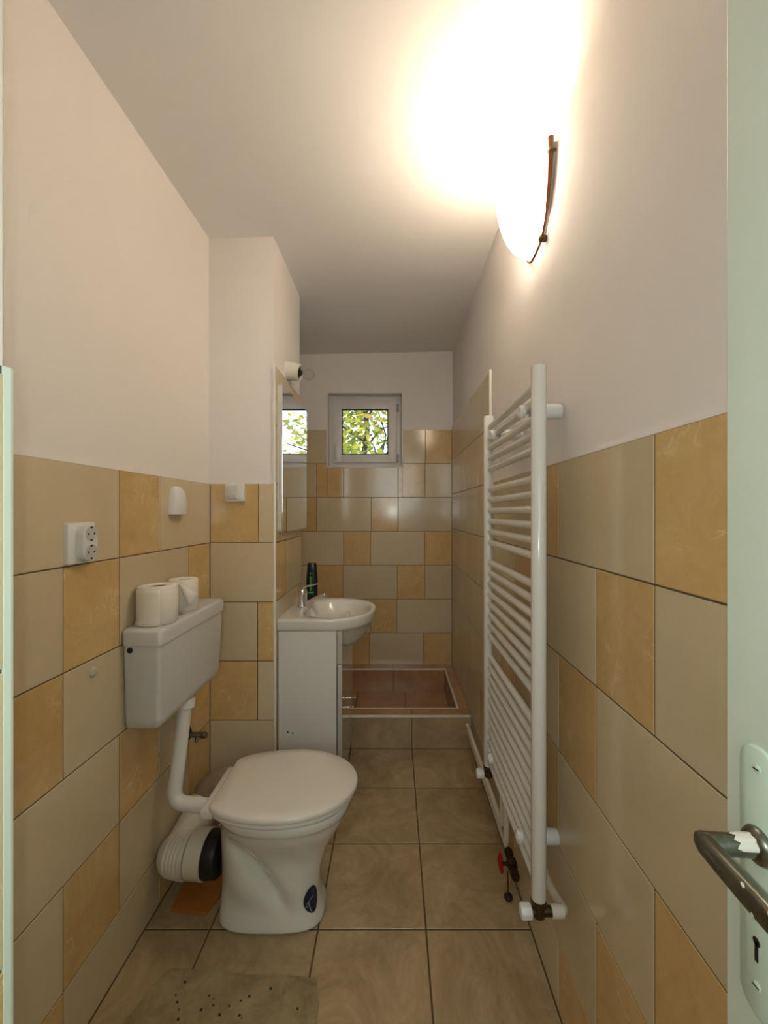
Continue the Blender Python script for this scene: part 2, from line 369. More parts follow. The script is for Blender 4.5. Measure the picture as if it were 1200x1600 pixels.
# entry wall: the nib to the left of the camera, tiled reveal with white edge trim, head over the doorway
XN = -0.326; YN = 0.355
bm, lay = wall_bm()
box(bm, XL - 0.14, XN - TH, 0.10, YN, -0.05, 2.60); box(bm, XN - TH, XR + 0.14, 0.10, YN, 2.06, 2.60)
box(bm, XN - TH - 0.001, XN - 0.0014, 0.10, YN, 0, 1.422, 1)
tiles(bm, [(1.417 - 0.25 * i, max(1.417 - 0.25 * (i + 1), 0), [(0.10, YN - 0.002, 'g' if i % 3 != 2 else 'o')]) for i in range(6)], lambda u, v, w: (XN - TH + w, u, v), KI, None, lay)
struct(put('wall_near', bm, WM))
bm = bmesh.new(); pts = [(XN - 0.010, YN + 0.001), (XN + 0.0005, YN + 0.001), (XN + 0.0012, YN - 0.002), (XN + 0.0005, YN - 0.0075), (XN - 0.010, YN - 0.0075)]
prism(bm, pts, lambda u, v, w: (u, v, w), 1.422)
struct(put('trim_4', bm, mat('mint_trim', S(214, 228, 214), 0.35)))

# hallway shell behind the camera
bm = bmesh.new(); box(bm, -1.1, -1.0, -1.5, 0.10, -0.05, 2.60); struct(put('wall_hall_left', bm, paint))
bm = bmesh.new(); box(bm, 1.1, 1.2, -1.5, 0.10, -0.05, 2.60); struct(put('wall_hall_right', bm, paint))
bm = bmesh.new(); box(bm, -1.1, 1.2, -1.6, -1.5, -0.05, 2.60); struct(put('wall_hall_back', bm, paint))
bm = bmesh.new(); box(bm, XR + 0.14, 1.2, 0.10, 0.22, -0.05, 2.60); struct(put('wall_hall_front', bm, paint))

# ceiling (rises slightly to the right) and floor
bm = bmesh.new()
zl, zr = 2.462, 2.486
def cz(x): return zl + (zr - zl) * (x - XL) / (XR - XL)
loft(bm, [[(XL - .3, -1.6, cz(XL - .3)), (1.2, -1.6, cz(1.2)), (1.2, YE + .3, cz(1.2)), (XL - .3, YE + .3, cz(XL - .3))],
          [(XL - .3, -1.6, 2.75), (1.2, -1.6, 2.75), (1.2, YE + .3, 2.75), (XL - .3, YE + .3, 2.75)]])
struct(put('ceiling', bm, ceil_m))

def steps(vals, lo, hi):
    v = [lo] + [a for a in vals if lo < a < hi] + [hi]; return list(zip(v, v[1:]))
fx = [0.101 + 0.3365 * k for k in range(-4, 4)]; fy = [2.284, 1.961, 1.631, 1.296, 0.963, 0.630, 0.297]
bm, lay = wall_bm()
box(bm, XL - 0.3, 1.2, -1.6, YE + 0.3, -0.12, -0.0014, 1)
GAP = 0.0024
lo_f = [(b, a, [(u0, u1, 'f') for u0, u1 in steps(fx, XL, XR)]) for a, b in steps(sorted(fy), 0.0, 2.30)]
tiles(bm, lo_f, lambda u, v, w: (u, v, w - TH), {'f': 2}, None, lay)
lo_h = [(b, a, [(u0, u1, 'f') for u0, u1 in steps([-.7, -.36, -.02, .32, .66], -1.0, 1.1)]) for a, b in steps([-1.2, -.87, -.54, -.21], -1.5, 0.0)]
tiles(bm, lo_h, lambda u, v, w: (u, v, w - TH), {'f': 2}, None, lay)
struct(put('floor', bm, [paint, mat('floor_grout', S(92, 74, 50), .9), t_floor]))
GAP = 0.0016

# rough cement patch inside the doorway
bm = bmesh.new()
out = [(-.700, .45), (-.19, .45), (-.185, .80), (-.192, 1.0), (-.196, 1.10), (-.215, 1.160), (-.30, 1.168), (-.40, 1.170), (-.50, 1.180), (-.57, 1.182), (-.60, 1.184), (-.625, 1.186), (-.645, 1.178), (-.658, 1.15), (-.670, 1.11), (-.688, 1.07), (-.70, 1.0), (-.715, .9), (-.72, .7)]
cxp, cyp = -.44, .8
rings = []
for k, (s, h) in enumerate([(1.0, 0.0002), (0.97, 0.0012), (0.90, 0.0020), (0.5, 0.0024), (0.02, 0.0024)]):
    rings.append([(cxp + (x - cxp) * s, cyp + (y - cyp) * s, h) for x, y in out])
loft(bm, rings, False, True)
struct(put('floor_cement', bm, cement))
bm = bmesh.new()
for k in range(26):   # specks of grit
    x = random.uniform(-.6, -.22); y = random.uniform(1.0, 1.15); r = random.uniform(.0012, .003)
    box(bm, x - r, x + r, y - r * .7, y + r * .7, 0.001, 0.0045)
o = put('grit', bm, dark); tag(o, 'dark specks of grit scattered over the cement patch', 'debris'); o['kind'] = 'stuff'

# ------------------------------------------------------------------ window
win = struct(thing('window_1', '', '', (px(570), B + 0.06, HZ0))); del win['label']; del win['category']
WY = B + 0.075
def frame_bm(x0, x1, z0, z1, wdt, y0, y1, bv=0.004):
    bm = bmesh.new()
    box(bm, x0, x0 + wdt, y0, y1, z0, z1, bevel=bv); box(bm, x1 - wdt, x1, y0, y1, z0, z1, bevel=bv)
    box(bm, x0 + wdt - .002, x1 - wdt + .002, y0, y1, z0, z0 + wdt, bevel=bv); box(bm, x0 + wdt - .002, x1 - wdt + .002, y0, y1, z1 - wdt, z1, bevel=bv)
    return bm
put('window_frame', frame_bm(HX0, HX1, HZ0, HZ1, 0.05, WY, WY + 0.06), upvc, win, smooth=40)
sx0, sx1, sz0, sz1 = -0.455, 0.022, 1.672, 2.140
sash = put('sash', frame_bm(sx0, sx1, sz0, sz1, 0.062, WY - 0.022, WY + 0.03, 0.005), upvc, win, smooth=40)
put('gasket', frame_bm(sx0 + .060, sx1 - .060, sz0 + .060, sz1 - .060, 0.010, WY + 0.002, WY + 0.012, 0.001), dark, win)
put('pane', nb(sx0 + .062, sx1 - .062, WY + 0.008, WY + 0.012, sz0 + .062, sz1 - .062), glass, win)
bm = bmesh.new(); prism(bm, rrect(-.440, -.416, 1.745, 1.815, 0.011), lambda u, v, w: (u, WY - 0.022 - w, v), 0.010, 0.003)
tube(bm, [(-.428, WY - .03, 1.79), (-.428, WY - .055, 1.79), (-.428, WY - .056, 1.69)], 0.008, 12, arc=0.015)
put('window_handle', bm, plastic, win, smooth=50)
for z in (1.705, 2.085):
    bm = bmesh.new(); lathe(bm, [(.006, -.03), (.008, -.028), (.008, .028), (.006, .03)], (sx1 + .008, WY - .012, z), 'z', 16)
    put('hinge', bm, mat('hinge_grey', S(176, 170, 164), 0.35), win, smooth=40)

# tree outside
tr = thing('tree', 'autumn tree with yellow green leaves and dark branches outside the window', 'tree', (-0.6, 6.2, -2.0))
bm = bmesh.new()
tube(bm, [(-.7, 6.6, -2), (-.66, 6.6, 1.2), (-.50, 6.6, 2.0), (-.42, 6.65, 2.6), (-.5, 6.7, 3.6), (-.45, 6.7, 4.5)], [.10, .08, .05, .04, .03, .015], 10)
put('trunk', bm, bark, tr, smooth=60)
bm = bmesh.new()
for pts, r in [([(-.5, 6.6, 2.0), (-.25, 6.4, 2.2), (.02, 6.2, 2.55), (.35, 6.1, 2.7)], .018), ([(-.45, 6.6, 2.3), (-.2, 6.5, 2.6), (-.05, 6.4, 2.62), (.3, 6.4, 2.5)], .014),
               ([(-.2, 6.5, 2.1), (-.12, 6.5, 2.5), (-.25, 6.5, 2.9), (-.1, 6.5, 3.3)], .013), ([(-.3, 6.4, 2.0), (0, 6.3, 2.3), (.4, 6.3, 2.4), (.8, 6.3, 2.75)], .016),
               ([(-.45, 6.6, 2.4), (-.9, 6.4, 2.7), (-1.3, 6.4, 3.0)], .02), ([(.0, 6.3, 2.1), (.15, 6.3, 2.5), (.12, 6.3, 2.9)], .010),
               ([(-.05, 6.4, 2.6), (.1, 6.4, 2.95), (.5, 6.4, 3.1), (1.0, 6.4, 2.95)], .012), ([(-.3, 6.3, 2.3), (-.22, 6.3, 2.05), (-.05, 6.3, 1.9)], .012),
               ([(-.42, 6.6, 2.8), (-.2, 6.5, 3.1), (.3, 6.5, 3.4)], .02), ([(.02, 6.2, 2.2), (-.02, 6.2, 2.45), (.06, 6.2, 2.8)], .008), ([(.3, 6.1, 2.2), (.6, 6.1, 2.3), (1.0, 6.1, 2.2)], .01)]:
    n = len(pts); tube(bm, pts, [r * (1 - .6 * i / (n - 1)) for i in range(n)], 8)
put('branch', bm, bark, tr, smooth=60)['kind'] = 'stuff'
def leaves(n, fn, sz, m, nm):
    bm = bmesh.new()
    for _ in range(n):
        c = Vector(fn()); s = random.uniform(*sz)
        R = Matrix.Rotation(random.uniform(0, 6.28), 3, 'Z') @ Matrix.Rotation(random.gauss(0, .7), 3, 'X') @ Matrix.Rotation(random.gauss(0, .6), 3, 'Y')
        q = [(-.5, 0, 0), (-.2, .24, -.05), (.15, .20, -.06), (.5, 0, -.1), (.15, -.20, -.06), (-.2, -.24, -.05)]
        v = [bm.verts.new(c + R @ (Vector(p) * s)) for p in q]
        mid = v[0], v[3]
        bm.faces.new((v[0], v[3], v[2], v[1])); bm.faces.new((v[0], v[5], v[4], v[3]))
    o = put(nm, bm, m, tr, recalc=False); o['kind'] = 'stuff'
def dense():
    while True:
        x = random.uniform(-2.2, .15); z = random.uniform(1.4, 4.0)
        if random.random() < (1.0 if x < -.45 else max(0, .8 - (x + .45) * 1.3)): return (x, random.uniform(5.8, 7.6), z)
leaves(6500, dense, (.07, .14), leaf1, 'foliage')
leaves(230, lambda: (random.gauss(.42, .28), random.uniform(5.8, 6.6), random.gauss(2.45, .35)), (.06, .12), leaf1, 'foliage')
leaves(160, lambda: (random.gauss(-.05, .30), random.uniform(5.8, 6.6), random.gauss(2.9, .25)), (.07, .13), leaf2, 'foliage')

# ------------------------------------------------------------------ sunken shower basin
sb = thing('shower_basin', 'brown tiled built-in shower basin with pale edging below the window', 'shower basin', (0, 2.284, 0))
SZ = 0.18; XLb = XL + 0.004; bx0, bx1, by0, by1 = -0.60, 0.364, 2.372, 2.962
bm, lay = wall_bm()
YS = 2.284
box(bm, XLb, bx0 - TH, YS + TH, YE, 0, SZ - TH, 1); box(bm, bx1 + TH, XR, YS + TH, YE, 0, SZ - TH, 1)
box(bm, bx0 - TH, bx1 + TH, YS + TH, by0 - TH, 0, SZ - TH, 1); box(bm, bx0 - TH, bx1 + TH, by1 + TH, YE, 0, SZ - TH, 1)
box(bm, bx0 - TH, bx1 + TH, by0 - TH, by1 + TH, 0, 0.012, 1)
K = {'f': 2, 'b': 3}
tiles(bm, [(SZ - .004, 0, [(a, b, 'f') for a, b in steps([-.236, .101], XLb, XR)])], lambda u, v, w: (u, YS + TH - w, v), K, None, lay)
tiles(bm, [(by0, YS, [(a, b, 'b') for a, b in steps([-.236, .101], XLb, XR)]), (by1, by0, [(XLb, bx0, 'b'), (bx1, XR, 'b')]), (YE, by1, [(a, b, 'b') for a, b in steps([-.35, .0], XLb, XR)])], lambda u, v, w: (u, v, SZ - TH + w), K, None, lay)
tiles(bm, [(SZ, .012, [(a, b, 'b') for a, b in steps([-.35, .0], bx0, bx1)])], lambda u, v, w: (u, by1 + TH - w, v), K, None, lay)
tiles(bm, [(SZ, .012, [(by0, by1, 'b')])], lambda u, v, w: (bx1 + TH - w, u, v), K, None, lay)
tiles(bm, [(SZ, .012, [(by0, by1, 'b')])], lambda u, v, w: (bx0 - TH + w, u, v), K, None, lay)
tiles(bm, [(SZ, .012, [(a, b, 'b') for a, b in steps([-.35, .0], bx0, bx1)])], lambda u, v, w: (u, by0 - TH + w, v), K, None, lay)
tiles(bm, [(b, a, [(c, d, 'b') for c, d in steps([-.25, .08], bx0, bx1)]) for a, b in steps([2.66], by0, by1)], lambda u, v, w: (u, v, .012 + w), K, None, lay)
put('basin_body', bm, [paint, grout, t_floor, t_basin], sb)
put('edge_trim', nb(XLb, XR - 0.003, YS - .004, YS + .009, SZ - .009, SZ + .003, bevel=.003), trim_m, sb, smooth=60)
bm = bmesh.new()
box(bm, bx0 - .005, bx1 + .005, by1 - .005, by1 + .007, SZ - .006, SZ + .004, bevel=.002); box(bm, bx1 - .004, bx1 + .007, by0 - .005, by1 + .007, SZ - .006, SZ + .004, bevel=.002)
box(bm, bx0 - .007, bx0 + .004, by0 - .005, by1 + .007, SZ - .006, SZ + .004, bevel=.002); box(bm, bx0, bx1, by0 - .004, by0 + .003, SZ - .004, SZ + .002, bevel=.001)
put('edge_trim', bm, trim_m, sb, smooth=60)

# ------------------------------------------------------------------ toilet
to = thing('toilet', 'white floor standing toilet with closed pale lid in front of the cistern', 'toilet', (-.37, 1.365, 0))
tc = 1.365
def lid_outline(grow=0.0, n=48):
    x0, xm, x1, hw, hb = -.556 - grow * .4, -.345, -.118 + grow, .180 + grow, .112 + grow * .5
    pts = []
    for k in range(n + 1):
        a = math.pi / 2 - math.pi * k / n
        pts.append((xm + (x1 - xm) * math.cos(a), tc + .002 + hw * math.sin(a)))
    m = 14
    back = []
    for k in range(1, m + 1):
        t = k / m; a = t * math.pi / 2
        x = xm + (x0 - xm) * (math.sin(a) ** 1.0 if True else t); wv = hb + (hw - hb) * (math.cos(a) ** 1.25)
        back.append((x, wv))
    for x, wv in back: pts.append((x, tc - wv))
    for x, wv in reversed(back): pts.append((x, tc + wv))
    return pts
def scaled(pts, s, c=(-.34, tc)): return [(c[0] + (x - c[0]) * s, c[1] + (y - c[1]) * s) for x, y in pts]
def xyz(pts, z, dz=0.0): return [(x, y, z) for x, y in pts]
O = lid_outline()
bm = bmesh.new()
loft(bm, [xyz(scaled(O, .93), .402), xyz(scaled(O, .985), .402), xyz(O, .406), xyz(O, .413), xyz(scaled(O, .992), .4185), xyz(scaled(O, .972), .4215), xyz(scaled(O, .8), .4235), xyz(scaled(O, .4), .4250), xyz(scaled(O, .02), .4254)])
put('toilet_lid', bm, seat_m, to, smooth=50)
O2 = lid_outline(-.002)
bm = bmesh.new()
loft(bm, [xyz(scaled(O2, .62), .386), xyz(scaled(O2, .955), .384), xyz(scaled(O2, .975), .388), xyz(scaled(O2, .978), .397), xyz(scaled(O2, .965), .400), xyz(scaled(O2, .62), .400)], False, False)
put('toilet_seat', bm, seat_m, to, smooth=50)
# bowl and pedestal: (z, x_back, x_front, half width, exponent)
secs = [(0.000, -.556, -.228, .088, 3.2), (.006, -.560, -.222, .091, 3.2), (.030, -.560, -.224, .088, 3.0), (.060, -.558, -.236, .082, 2.8), (.100, -.556, -.240, .078, 2.7), (.150, -.556, -.236, .080, 2.6),
        (.200, -.556, -.222, .088, 2.5), (.240, -.556, -.204, .102, 2.4), (.280, -.556, -.180, .122, 2.3), (.310, -.556, -.164, .138, 2.3), (.335, -.556, -.156, .148, 2.3),
        (.345, -.558, -.152, .152, 2.3), (.352, -.560, -.143, .159, 2.3), (.372, -.560, -.138, .163, 2.3), (.382, -.558, -.140, .162, 2.3), (.385, -.550, -.150, .154, 2.3)]
bm = bmesh.new(); rings = []
N = 88
from math import exp
def cat(p0, p1, p2, p3, t): return tuple(.5 * (2 * b + (c - a) * t + (2 * a - 5 * b + 4 * c - d) * t * t + (3 * b - a - 3 * c + d) * t ** 3) for a, b, c, d in zip(p0, p1, p2, p3))
fine = []
for i in range(len(secs) - 1):
    p = [secs[max(i - 1, 0)], secs[i], secs[i + 1], secs[min(i + 2, len(secs) - 1)]]
    m = max(1, round((secs[i + 1][0] - secs[i][0]) / .013))
    for k in range(m): fine.append(cat(*p, k / m) if m > 1 else secs[i])
fine.append(secs[-1]); secs = fine
def relief(x, z):
    """trapway standing out at the back of the flank, slanted groove in front of it"""
    gx = -.372 - .62 * (z - .12); env = exp(-((z - .19) / .105) ** 4)
    d = -.034 * exp(-((x - gx) / .022) ** 2) * env
    d += .018 * exp(-((x - gx + .085) / .070) ** 2) * env
    d += .016 * exp(-((x - gx - .075) / .050) ** 2) * exp(-((z - .13) / .09) ** 2)
    return d * max(0, min(1, (.33 - z) / .04))
for z, xb, xf, hw, e in secs:
    ring = []
    for (x, y) in oval((xb + xf) / 2, tc, (xf - xb) / 2, hw, N, e):
        side = abs(y - tc) / hw
        ring.append((x, tc + (y - tc) * (1 + relief(x, z) / hw * min(1, side * 1.4)), z))
    rings.append(ring)
loft(bm, rings)
bowl = put('toilet_bowl', bm, ceramic, to, smooth=60)
sub = bowl.modifiers.new('s', 'SUBSURF'); sub.levels = 1; sub.render_levels = 1
# hinge block behind the seat
bm = bmesh.new(); box(bm, -.585, -.545, tc - .115, tc + .105, .372, .401, bevel=.006); put('seat_hinge', bm, seat_m, to, smooth=50)
# sticker on the front of the foot
def on_bowl(a, z, lift=.0012):
    # point on the front flank of the pedestal at polar angle a, height z
    for (z0, xb0, xf0, h0, e0), (z1, xb1, xf1, h1, e1) in zip(secs, secs[1:]):
        if z0 <= z <= z1:
            t = (z - z0) / (z1 - z0); xb = xb0 + (xb1 - xb0) * t; xf = xf0 + (xf1 - xf0) * t; hw = h0 + (h1 - h0) * t; e = e0 + (e1 - e0) * t; break
    c, s = math.cos(a), math.sin(a); cx = (xb + xf) / 2
    x = cx + ((xf - xb) / 2 + lift) * math.copysign(abs(c) ** (2 / e), c); y = tc + (hw + lift) * math.copysign(abs(s) ** (2 / e), s)
    return (x, tc + (y - tc) * (1 + relief(x, z) / hw * min(1, abs(y - tc) / hw * 1.4)), z)
def patch(cx, cz_, ra, rz, lift, fn=None, n=24, m=6):
    bm = bmesh.new(); rings = []
    for j in range(m, 0, -1):
        rings.append([on_bowl(cx + ra * j / m * math.cos(2 * math.pi * k / n) + .25 * rz * 10 * 0 , cz_ + rz * j / m * math.sin(2 * math.pi * k / n), lift) for k in range(n)])
    R = loft(bm, rings, False, True); return bm
st = put('sticker', patch(-.60, .086, .25, .038, .0026), navy, to, smooth=60); st['label'] = 'navy oval sticker with grey strokes on the foot of the toilet'
bm = bmesh.new()
for (a0, z0, a1, z1, wd) in [(-.78, .080, -.54, .096, .0014), (-.66, .054, -.70, .082, .0014), (-.52, .100, -.56, .118, .0014), (-.82, .072, -.72, .075, .0010)]:
    n = 8; A = []; Bv = []
    for k in range(n + 1):
        t = k / n; a = a0 + (a1 - a0) * t; z = z0 + (z1 - z0) * t; dz_ = wd * (1 if abs(z1 - z0) < .02 else .3); da = 0 if abs(z1 - z0) < .02 else .010
        A.append(bm.verts.new(on_bowl(a - da, z - dz_, 0.0040))); Bv.append(bm.verts.new(on_bowl(a + da, z + dz_, 0.0040)))
    for k in range(n): bm.faces.new((A[k], A[k + 1], Bv[k + 1], Bv[k]))
put('sticker_mark', bm, stickw, st)

# waste pipe behind the toilet
wp = thing('waste_pipe', 'white ribbed waste elbow with black rubber sleeve behind the toilet', 'pipe', (-.66, 1.38, 0.12))
bm = bmesh.new(); lathe(bm, [(.058, 0), (.066, .002), (.068, .012), (.066, .030), (.0655, .046), (.062, .050)], (-.612, 1.362, .182), (1, -.05, 0), 36); put('rubber_sleeve', bm, rubber, wp, smooth=50)
bm = bmesh.new(); lathe(bm, [(.060, -.050), (.069, -.049), (.071, -.040), (.071, -.008), (.072, -.004), (.072, .003), (.064, .004)], (-.608, 1.362, .182), (1, -.05, 0), 36); put('collar', bm, pipe_m, wp, smooth=40)
bm = bmesh.new(); prof = []
for k in range(49):
    h = k / 48 * .066; prof.append((.0655 - .02 * (h / .066) ** 2 * .3 + (.0032 * math.cos(h / .066 * 2 * math.pi * 5) if h > .012 else 0), h))
for k in range(1, 11):
    a = k / 10 * math.pi / 2; prof.append((.0595 * math.cos(a), .066 + .046 * math.sin(a)))
lathe(bm, prof, (-.658, 1.362, .178), (-1, .12, -.06), 44)
tube(bm, [(-.705, 1.37, .178), (-.705, 1.44, .19), (-.705, 1.56, .21)], .058, 30)
put('corrugated_elbow', bm, pipe_m, wp, smooth=60)
bm = bmesh.new(); tube(bm, [(-.705, 1.575, .14), (-.705, 1.575, .20), (-.692, 1.575, .235), (-.665, 1.575, .262), (-.62, 1.575, .275), (-.56, 1.575, .278)], [.062, .062, .061, .060, .058, .056], 28)
do = put('soil_pipe_bend', bm, dusty, wp, smooth=60); do['label'] = 'dusty grey brown pipe bend'

# loose terracotta offcut on the floor
bm = bmesh.new(); prism(bm, [(-.722, 1.350), (-.603, 1.338), (-.585, 1.40), (-.600, 1.500), (-.715, 1.505), (-.728, 1.42)], lambda u, v, w: (u, v, .001 + w), .010, .002)
tag(put('terracotta_offcut', bm, offcut_m), 'orange terracotta tile offcut lying on the floor behind the toilet foot', 'tile piece')

# ------------------------------------------------------------------ cistern and flush pipe
ci = thing('toilet_cistern', 'white plastic toilet cistern hung on the tiled left wall', 'cistern', (XL, 1.40, .67))
c0, c1, cf = 1.185, 1.622, -.664
def cist(g, z, top=False): return [(x, y, z) for x, y in rrect(XL + .001, cf + g, c0 - g, c1 + g, .012, 5)]
bm = bmesh.new(); loft(bm, [cist(-.026, .672), cist(-.018, .674), cist(-.012, .680), cist(-.009, .70), cist(-.002, .90), cist(-.002, .918)])
for v in bm.verts:
    if v.co.x < XL + .02: v.co.x = max(v.co.x, XL + .001)
put('tank', bm, cistern_m, ci, smooth=50)
bm = bmesh.new(); loft(bm, [cist(.000, .917), cist(.003, .919), cist(.004, .955), cist(.000, .9615), cist(-.006, .9645)])
put('cistern_lid', bm, cistern_m, ci, smooth=50)
bm = bmesh.new(); lathe(bm, [(.008, 0), (.008, .003), (.006, .0045)], (-.752, c0 + .0025, .905), (0, -1, 0), 20); put('end_plug', bm, dark, ci, smooth=50)
fp = thing('flush_pipe', 'white flush pipe bending from the cistern down into the toilet', 'pipe', (-.70, 1.36, .35))
bm = bmesh.new(); tube(bm, [(-.702, 1.405, .672), (-.706, 1.37, .50), (-.708, 1.335, .368), (-.555, 1.335, .352)], .0225, 24, arc=.040); put('pipe', bm, plastic, fp, smooth=60)
bm = bmesh.new(); lathe(bm, [(.027, -.03), (.031, -.028), (.031, .0), (.028, .001)], (-.702, 1.405, .671), (.02, .2, 1), 24); put('nut', bm, plastic, fp, smooth=40)

# stop valve on left wall
sv = thing('stop_valve', 'small dark metal stop valve on the left wall below the cistern', 'valve', (XL, 1.555, .465))
bm = bmesh.new(); lathe(bm, [(.030, 0), (.030, .005), (.018, .014)], (XL + .0005, 1.555, .468), 'x', 24); put('rosette', bm, rubber, sv, smooth=40)
bm = bmesh.new(); tube(bm, [(XL + .008, 1.555, .468), (XL + .078, 1.555, .466)], .010, 14); lathe(bm, [(.012, 0), (.013, .002), (.013, .012), (.012, .014)], (XL + .058, 1.555, .466), 'x', 6)
tube(bm, [(XL + .045, 1.555, .466), (XL + .045, 1.54, .448)], .007, 10); put('valve_body', bm, nickel, sv, smooth=40)

# ------------------------------------------------------------------ toilet paper
def roll(x, y, r, h, name_label, tail):
    t = thing('toilet_paper_roll', name_label, 'toilet paper', (x, y, .9655), 'toilet rolls on the cistern'); z0 = .9655
    bm = bmesh.new(); n = 40; ri = r * .42
    prof = [(ri, 0), (r - .003, 0), (r, .003), (r + .0008, h * .5), (r, h - .003), (r - .003, h), (ri + .002, h), (ri, h - .002), (ri, 0)]
    loft(bm, [[(x + rr * math.cos(2 * math.pi * k / n), y + rr * math.sin(2 * math.pi * k / n), z0 + hh) for k in range(n)] for rr, hh in prof], False, False)
    put('paper', bm, paper, t, smooth=50)
    bm = bmesh.new(); ro = ri - .0005; rq = ri - .003
    loft(bm, [[(x + rr * math.cos(2 * math.pi * k / n), y + rr * math.sin(2 * math.pi * k / n), z0 + hh) for k in range(n)] for rr, hh in [(ro, .001), (ro, h - .004), (rq, h - .004), (rq, .001), (ro, .001)]], False, False)
    put('core', bm, card, t, smooth=50); tail(t, x, y, z0)
def tail_a(t, x, y, z0):
    bm = bmesh.new(); n = 14; r = .0568; rows = []
    for j in range(9):
        v = j / 8; row = []
        for k in range(n + 1):
            a = math.radians(-150 + 95 * k / n); lift = .004 * math.sin(v * 3) * (k / n) ** 2 + (.004 if v > .9 else 0)
            zz = z0 + .105 - .1055 * v - (.0 if k < n - 3 else .0)
            row.append((x + (r + lift) * math.cos(a), y + (r + lift) * math.sin(a), max(zz, z0 + .0008)))
        rows.append(row)
    loft(bm, rows, False, False, closed=False); o = put('loose_sheet', bm, paper, t, smooth=80); m = o.modifiers.new('t', 'SOLIDIFY'); m.thickness = .0008
def tail_b(t, x, y, z0):
    bm = bmesh.new(); rows = []
    # a crumpled sheet pulled off the roll, falling in front of it and folded out to the right
    top = [Vector(p) for p in ((x - .014, y - .048, z0 + .100), (x + .004, y - .055, z0 + .100), (x + .022, y - .058, z0 + .095), (x + .045, y - .060, z0 + .084), (x + .078, y - .066, z0 + .068))]
    bot = [Vector(p) for p in ((x - .016, y - .050, z0 + .003), (x + .002, y - .058, z0 + .003), (x + .020, y - .063, z0 + .003), (x + .040, y - .064, z0 + .004), (x + .052, y - .070, z0 + .018))]
    for j in range(11):
        v = j / 10
        rows.append([tuple(a.lerp(b, v) + Vector((.002 * math.sin(9 * v + i), -.010 * math.sin(v * math.pi) * (i / 4) - .0028 * math.sin(8 * v + i * 2.3), 0))) for i, (a, b) in enumerate(zip(top, bot))])
    loft(bm, rows, False, False, closed=False)
    fl = [[(x + .010, y - .060, z0 + .099), (x + .045, y - .072, z0 + .085), (x + .080, y - .068, z0 + .067)], [(x + .030, y - .068, z0 + .072), (x + .050, y - .080, z0 + .058), (x + .070, y - .074, z0 + .050)], [(x + .048, y - .072, z0 + .036), (x + .054, y - .080, z0 + .032), (x + .060, y - .076, z0 + .030)]]
    loft(bm, fl, False, False, closed=False)
    o = put('loose_sheet', bm, paper, t, smooth=70, recalc=False); m = o.modifiers.new('t', 'SOLIDIFY'); m.thickness = .0010
roll(-.7185, 1.268, .0555, .112, 'larger nearer toilet roll standing upright at the near end of the cistern', tail_a)
roll(-.7225, 1.430, .046, .106, 'smaller toilet roll with a folded loose sheet, behind the larger roll', tail_b)

# ------------------------------------------------------------------ electrical fittings
so = thing('wall_socket', 'white double power socket on the near left tiled wall', 'power socket', (XL, 1.021, 1.223))
bm = bmesh.new(); prism(bm, rrect(.977, 1.066, 1.174, 1.274, .006), lambda u, v, w: (XL + w, u, v), .012, .003); put('cover_plate', bm, plastic, so, smooth=45)
bm = bmesh.new(); prism(bm, rrect(1.000, 1.050, 1.180, 1.268, .023, 8), lambda u, v, w: (XL + .011 + w, u, v), .020, .004); put('socket_pod', bm, plastic, so, smooth=45)
for z in (1.2465, 1.2015):
    bm = bmesh.new(); lathe(bm, [(.0185, 0), (.0190, .0012), (.0175, .0016), (.0165, .0004), (.015, .0004)], (XL + .0312, 1.025, z), 'x', 28); f = put('socket_hole', bm, socket_in, so, smooth=40)
    bm = bmesh.new()
    for dy, dz_, r in ((-.0095, 0, .0026), (.0095, 0, .0026)): lathe(bm, [(r, 0), (r, .0006)], (XL + .0318, 1.025 + dy, z + dz_), 'x', 10)
    box(bm, XL + .0316, XL + .0328, 1.022, 1.028, z + .0135, z + .0175); box(bm, XL + .0316, XL + .0328, 1.022, 1.028, z - .0175, z - .0135)
    put('contacts', bm, dark, f)
bm = bmesh.new()
ys = 1.478
rings = []
for z, hw, d in [(1.292, .047, .034), (1.296, .047, .035), (1.33, .043, .034), (1.36, .038, .031), (1.377, .033, .026), (1.387, .025, .018), (1.391, .012, .008)]:
    rings.append([(XL + .0005 + d * max(0, math.sin(a)) ** .8, ys + hw * math.cos(a), z) for a in [math.pi * k / 20 for k in range(21)]])
loft(bm, rings); tag(put('cable_outlet_cover', bm, plastic, smooth=60), 'bell-shaped white plastic cover on the left wall above the toilet rolls', 'wall cover')
sw = thing('light_switch', 'white rocker light switch near the top of the tiles behind the cistern', 'light switch', (-.667, YC0, 1.38))
bm = bmesh.new(); prism(bm, rrect(-.708, -.627, 1.343, 1.419, .008), lambda u, v, w: (u, YC0 - w, v), .014, .004); put('cover_plate', bm, plastic, sw, smooth=45)
bm = bmesh.new(); prism(bm, rrect(-.700, -.652, 1.354, 1.410, .003), lambda u, v, w: (u, YC0 - .0135 - w, v), .006, .002); put('rocker', bm, mat('rocker_grey', S(206, 202, 196), .3), sw, smooth=45)
bm = bmesh.new(); lathe(bm, [(.0135, 0), (.0135, .002), (.010, .005), (.004, .006)], (XL + .0005, 1.073, .888), 'x', 24)
tag(put('suction_cup', bm, mat('clear_disc', S(206, 196, 172), .2), smooth=50), 'small round pale suction disc stuck on a grey left wall tile', 'suction disc')

